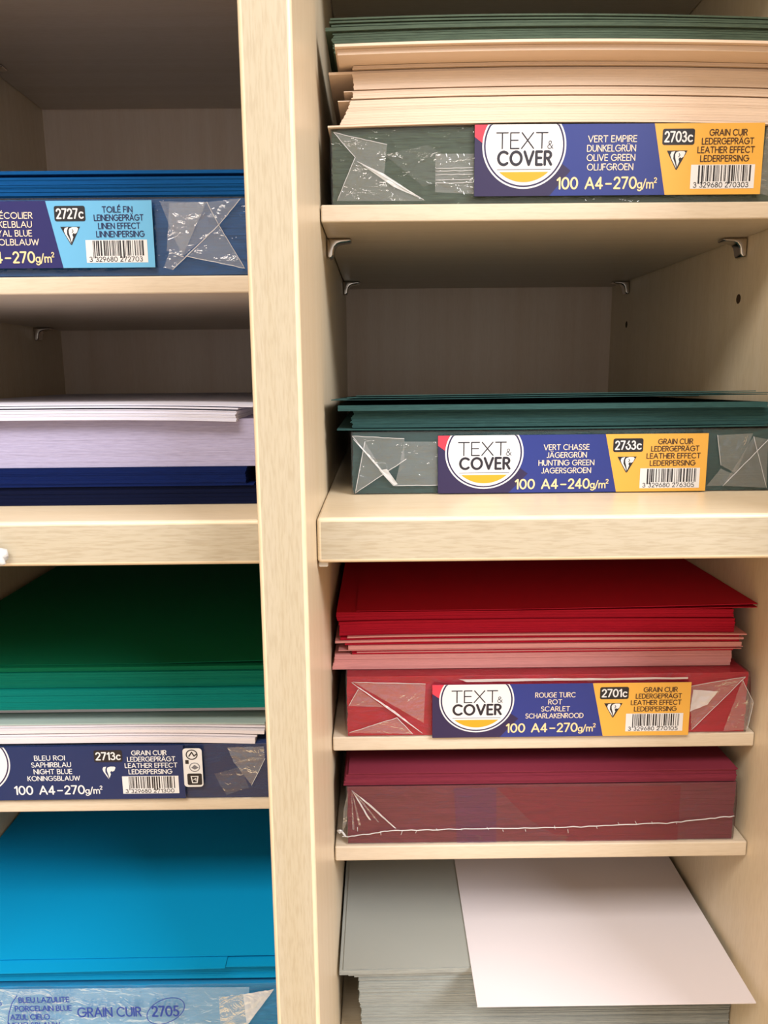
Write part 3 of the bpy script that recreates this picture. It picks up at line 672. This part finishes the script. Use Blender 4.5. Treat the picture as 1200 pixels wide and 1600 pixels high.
sheet('cream sheet edge right below the olive green sheets', .0090, .2190, .0915, .1459, P['peach'], 3, bend=b1)
ream('dark olive green loose sheets on top of the cream stack', .0080, .2150, .1045, .1473, .1568, P['olive'], 23, None, bd, .0008, .0004)
sheet('olive green sheet poking out left over the olive green stack', .0044, .2120, .1035, .1570, P['olive'], 4, bend=b1)
sheet('second highest olive green sheet on the tall top right stack', .0070, .2150, .1040, .1588, P['olive'], 2, bend=lambda x: bd(x)*.9)
sheet('third highest olive green sheet on the tall top right stack', .0062, .2140, .1044, .1602, P['olive'], 2, bend=lambda x: bd(x)*1.0, tw=.002)
sheet('topmost olive green sheet on the tall top right stack', .0066, .2150, .1042, .1615, P['olive'], 2, bend=lambda x: bd(x)*1.1, tw=.002)

# hunting green: fanned open at the front, pressed together at the back
hd = lambda z: max(0, (z+.0205)*.47)
sheet('hunting green sheet poking out left, directly on the hunting green pack', .0063, .2130, .0985, -.0212, P['hunting'], 2, bend=lambda x: .0004*((x-.1)/.1)**2)
ream('hunting green loose sheets stacked on the hunting green pack', .0136, .2195, .1000, -.0198, -.0118, P['hunting'], 31, None, None, .0006, .0003, drop=hd)
sheet('paler edged hunting green bundle sheet jutting left over the stack', .0070, .2110, .0960, -.0115, P['hunting'], 7, drop=hd(-.0115))
ream('hunting green sheets set back in the dark gap under the lifted sheets', .0130, .2130, .1800, -.0089, -.0080, P['hunting'], 32, yb=.37, drop=hd)
sheet('lifted hunting green sheet with its left edge nearest the divider', .0037, .2120, .0990, -.0066, P['hunting'], 1, bend=lambda x: .0009*max(0, (x-.03)/.18), drop=hd(-.0060))
sheet('lifted hunting green sheet second from the top', .0112, .2140, .0985, -.0056, P['hunting'], 1, bend=lambda x: .0007*max(0, (x-.03)/.18), drop=.0080)
sheet('topmost lifted hunting green sheet in the empty compartment', .0156, .2060, .0985, -.0047, P['hunting'], 1, bend=lambda x: .0006*max(0, (x-.03)/.18), drop=.0089)

# red and pink
sag = lambda x: -.0009*max(0, (.05-x)/.05)**2-.0012*max(0, (x-.1)/.11)**2
sagz = lambda x, z: sag(x)
ream('pink edged loose sheets lying on the scarlet pack', .0010, .2104, .1120, -.1472, -.1390, P['pink'], 41,
     lerp_prof([(-.1472, -.0004), (-.1390, .0010)]), None, .0003, .0003)
for lab_, x0, x1, yf, z, pm, n in (
    ('lowest red sheet between the pink sheets', .0112, .2110, .1115, -.1386, 'red', 2),
    ('thin pink sheet just over the lowest red sheet', .0136, .2152, .1112, -.1378, 'pink', 1),
    ('red sheet, third line over the pink block', .0110, .2130, .1120, -.1373, 'red', 2),
    ('pink sheet with long right end, midway in the striped sheets', .0040, .2160, .1112, -.1365, 'pink', 1),
    ('thick pink bundle sheet midway in the red and pink stripes', .0092, .2149, .1108, -.1358, 'pink', 6),
    ('red sheet lying on the thick pink bundle', .0074, .2140, .1118, -.1334, 'red', 4),
    ('pink sheet reaching far left under the dark red stack', .0024, .2158, .1108, -.1318, 'pink', 3),
    ('red sheet between the two highest pink sheets', .0050, .2140, .1120, -.1306, 'red', 4),
    ('highest pink sheet, right end jutting past the red stack', .0088, .2173, .1108, -.1291, 'pink', 2)):
    sheet(lab_, x0, x1, yf, z, P[pm], n, bend=(lambda x, k=(z+.139)/.012: sag(x)*k))
ream('lower block of dark red loose sheets above the pink stripes', .0046, .2112, .1125, -.1282, -.1206, P['red'], 42, None, lambda x, z: sag(x)*.8, .0003, .0003)
ream('upper block of dark red loose sheets under the top red sheet', .0034, .2105, .1128, -.1203, -.1160, P['red'], 43, None, lambda x, z: sag(x)*.6, .0003, .0003)
sheet('red sheet with right corner against the side panel, second from top', .0034, .2212, .1100, -.1157, P['red'], 1, bend=lambda x: .0006*max(0, (x-.12)/.1))
sheet('topmost red sheet under the thick right board', .0137, .2214, .1105, -.1150, P['red'], 1, bend=lambda x: .0016*max(0, (x-.08)/.14)**1.5)

# burgundy
ream('burgundy loose sheets lying on the unlabelled burgundy pack', .0062, .2135, .1030, -.2085, -.2018, P['burgundy'], 51,
     lerp_prof([(-.2085, -.0006), (-.2040, .0004), (-.2018, .0022)]), None, .0004, .0003)
sheet('topmost burgundy sheet with upturned right corner', .0084, .2142, .1025, -.2016, P['burgundy'], 1)

# grey and white, bottom right
ream('deep stack of grey paper on the bottom right board', .0123, .2212, .1040, -.3717, -.3248, P['grey'], 61,
     lerp_prof([(-.3720, .0012), (-.3500, .0010), (-.3400, -.0002), (-.3248, -.0004)]), None, .0004, .0005)
gb = lambda x: .0012*min(1, max(0, x/.08))
sheet('grey sheet, third step down at the left of the grey stack', .0095, .2150, .1030, -.3247, P['grey'], 4, bend=gb)
sheet('grey sheet, second step down at the left of the grey stack', .0063, .2160, .1022, -.3231, P['grey'], 4, bend=gb)
sheet('thick edged grey board sheet jutting left to the divider', .0014, .2118, .1010, -.3214, P['grey'], 7, bend=lambda x: gb(x)*.8)
sheet('topmost grey sheet beside the big white sheet', .0035, .2140, .1016, -.3187, P['grey'], 1, bend=lambda x: gb(x)*.75)
sheet('large plain white sheet overhanging the grey stack at bottom right', .0742, .2188, .0738, -.3173, P['white'], 2, yb=.37)

# left: royal blue
ream('royal blue loose sheets on the pack with the sky blue label', -.2290, -.0220, .0995, .0856, .0944, P['royal'], 71, None, None, .0005, .0004)
sheet('royal blue sheet second from top in the upper left compartment', -.2290, -.0225, .1040, .0946, P['royal'], 3, yb=.37)
sheet('topmost royal blue sheet in the upper left compartment', -.2280, -.0230, .1000, .0958, P['royal'], 4)

# left: white over navy
yb2 = D-.012
ream('dark navy loose sheets lying on the left thick board', -.2300, -.0205, .0790, -.0525, -.0440, P['inknavy'], 81, None, None, .0002, .0002, yb=.37)
sheet('navy sheet edge between the two navy stacks', -.2300, -.0310, .0775, -.0438, P['navy'], 2, yb=.37)
ream('brighter navy loose sheets under the lilac white stack', -.2300, -.0345, .0775, -.0430, -.0352, P['navy'], 82, None, None, .0003, .0003, yb=.37)
ream('thick lilac white paper stack with its shade tone painted in, left middle compartment', -.2300, -.0195, .0785, -.0350, -.0136, P['shaded'], 83, None, None, .0002, .0001, yb=.37)
ls = lambda x: -.0016*max(0, (x+.11)/.08)**2
ream('white sheets jutting forward over the lilac white stack', -.2300, -.0370, .0735, -.0133, -.0086, P['coolwhite'], 84,
     lerp_prof([(-.0133, -.003), (-.0086, 0)]), lambda x, z: ls(x), .0003, .0003, yb=.37)
sheet('white sheet second from the top of the left white stack', -.2300, -.0362, .0742, -.0080, P['coolwhite'], 2, bend=ls, yb=.37, drop=.004)
sheet('topmost white sheet in the left middle compartment', -.2300, -.0300, .0760, -.0070, P['coolwhite'], 1, bend=lambda x: ls(x)*.9, yb=.37, drop=.004)

# left: green over white over night blue pack
wsag = lambda x: -.0018*max(0, (x+.12)/.085)**2
sheet('lowest white sheet bundle lying on the night blue pack', -.2300, -.0400, .1025, -.1822, P['white'], 8, bend=wsag)
sheet('white sheet with thin shadow line on the lowest white bundle', -.2300, -.0392, .1040, -.1790, P['white'], 3, bend=wsag)
sheet('white sheet jutting forward, third bundle over the night blue pack', -.2300, -.0352, .1035, -.1772, P['white'], 5, bend=wsag)
sheet('white sheet edge just below the white sheet tinted with green bounce', -.2300, -.0350, .1060, -.1750, P['white'], 4, bend=lambda x: wsag(x)*.8)
sheet('white sheet with grey green bounced light painted in, upper face below the cream edge', -.2300, -.0350, .1052, -.1733, P['greenbounce'], 2, bend=lambda x: wsag(x)*.6)
ream('cream edged white sheets directly under the green sheets', -.2300, -.0330, .1180, -.1722, -.1688, P['white'], 91, None, None, .0003, .0003)
ream('bright green front block of loose sheets over the white sheets', -.2300, -.0300, .1045, -.1645, -.1535, P['teal'], 92, None, None, .0003, .0002, yb=.38)
sheet('cream sheet supporting the bright green block', -.2300, -.0305, .1180, -.1686, P['white'], 10)
ream('darker green block of loose sheets set back on the bright green block', -.2300, -.0300, .1065, -.1532, -.1452, P['seagreen'], 93, None, None, .0003, .0002, yb=.38)
sheet('green sheet second from the top under the left thick board', -.2300, -.0300, .1080, -.1450, P['green'], 6, yb=.38)
sheet('topmost green sheet under the left thick board', -.2300, -.0290, .1110, -.1426, P['green'], 1, yb=.38, bend=lambda x: .0012*max(0, (x+.1)/.07))

# left: azure
ream('azure blue loose sheets on the printed bag at bottom left', -.2340, -.0225, .0990, -.3203, -.3090, P['azure'], 95, None, None, .0004, .0003)
sheet('azure sheet peeking out right, lowest of three under the top sheet', -.2000, -.0240, .0935, -.3087, P['azure'], 1)
sheet('azure sheet jutting forward with its right edge left of the divider', -.2340, -.0595, .0905, -.3080, P['azure'], 1, tw=.0025)
sheet('topmost wide azure sheet at bottom left', -.2378, -.0225, .0990, -.3070, P['azure'], 1, tw=.0012, yb=.386)

for o in bpy.data.objects:
    if '_o' in o: del o['_o']
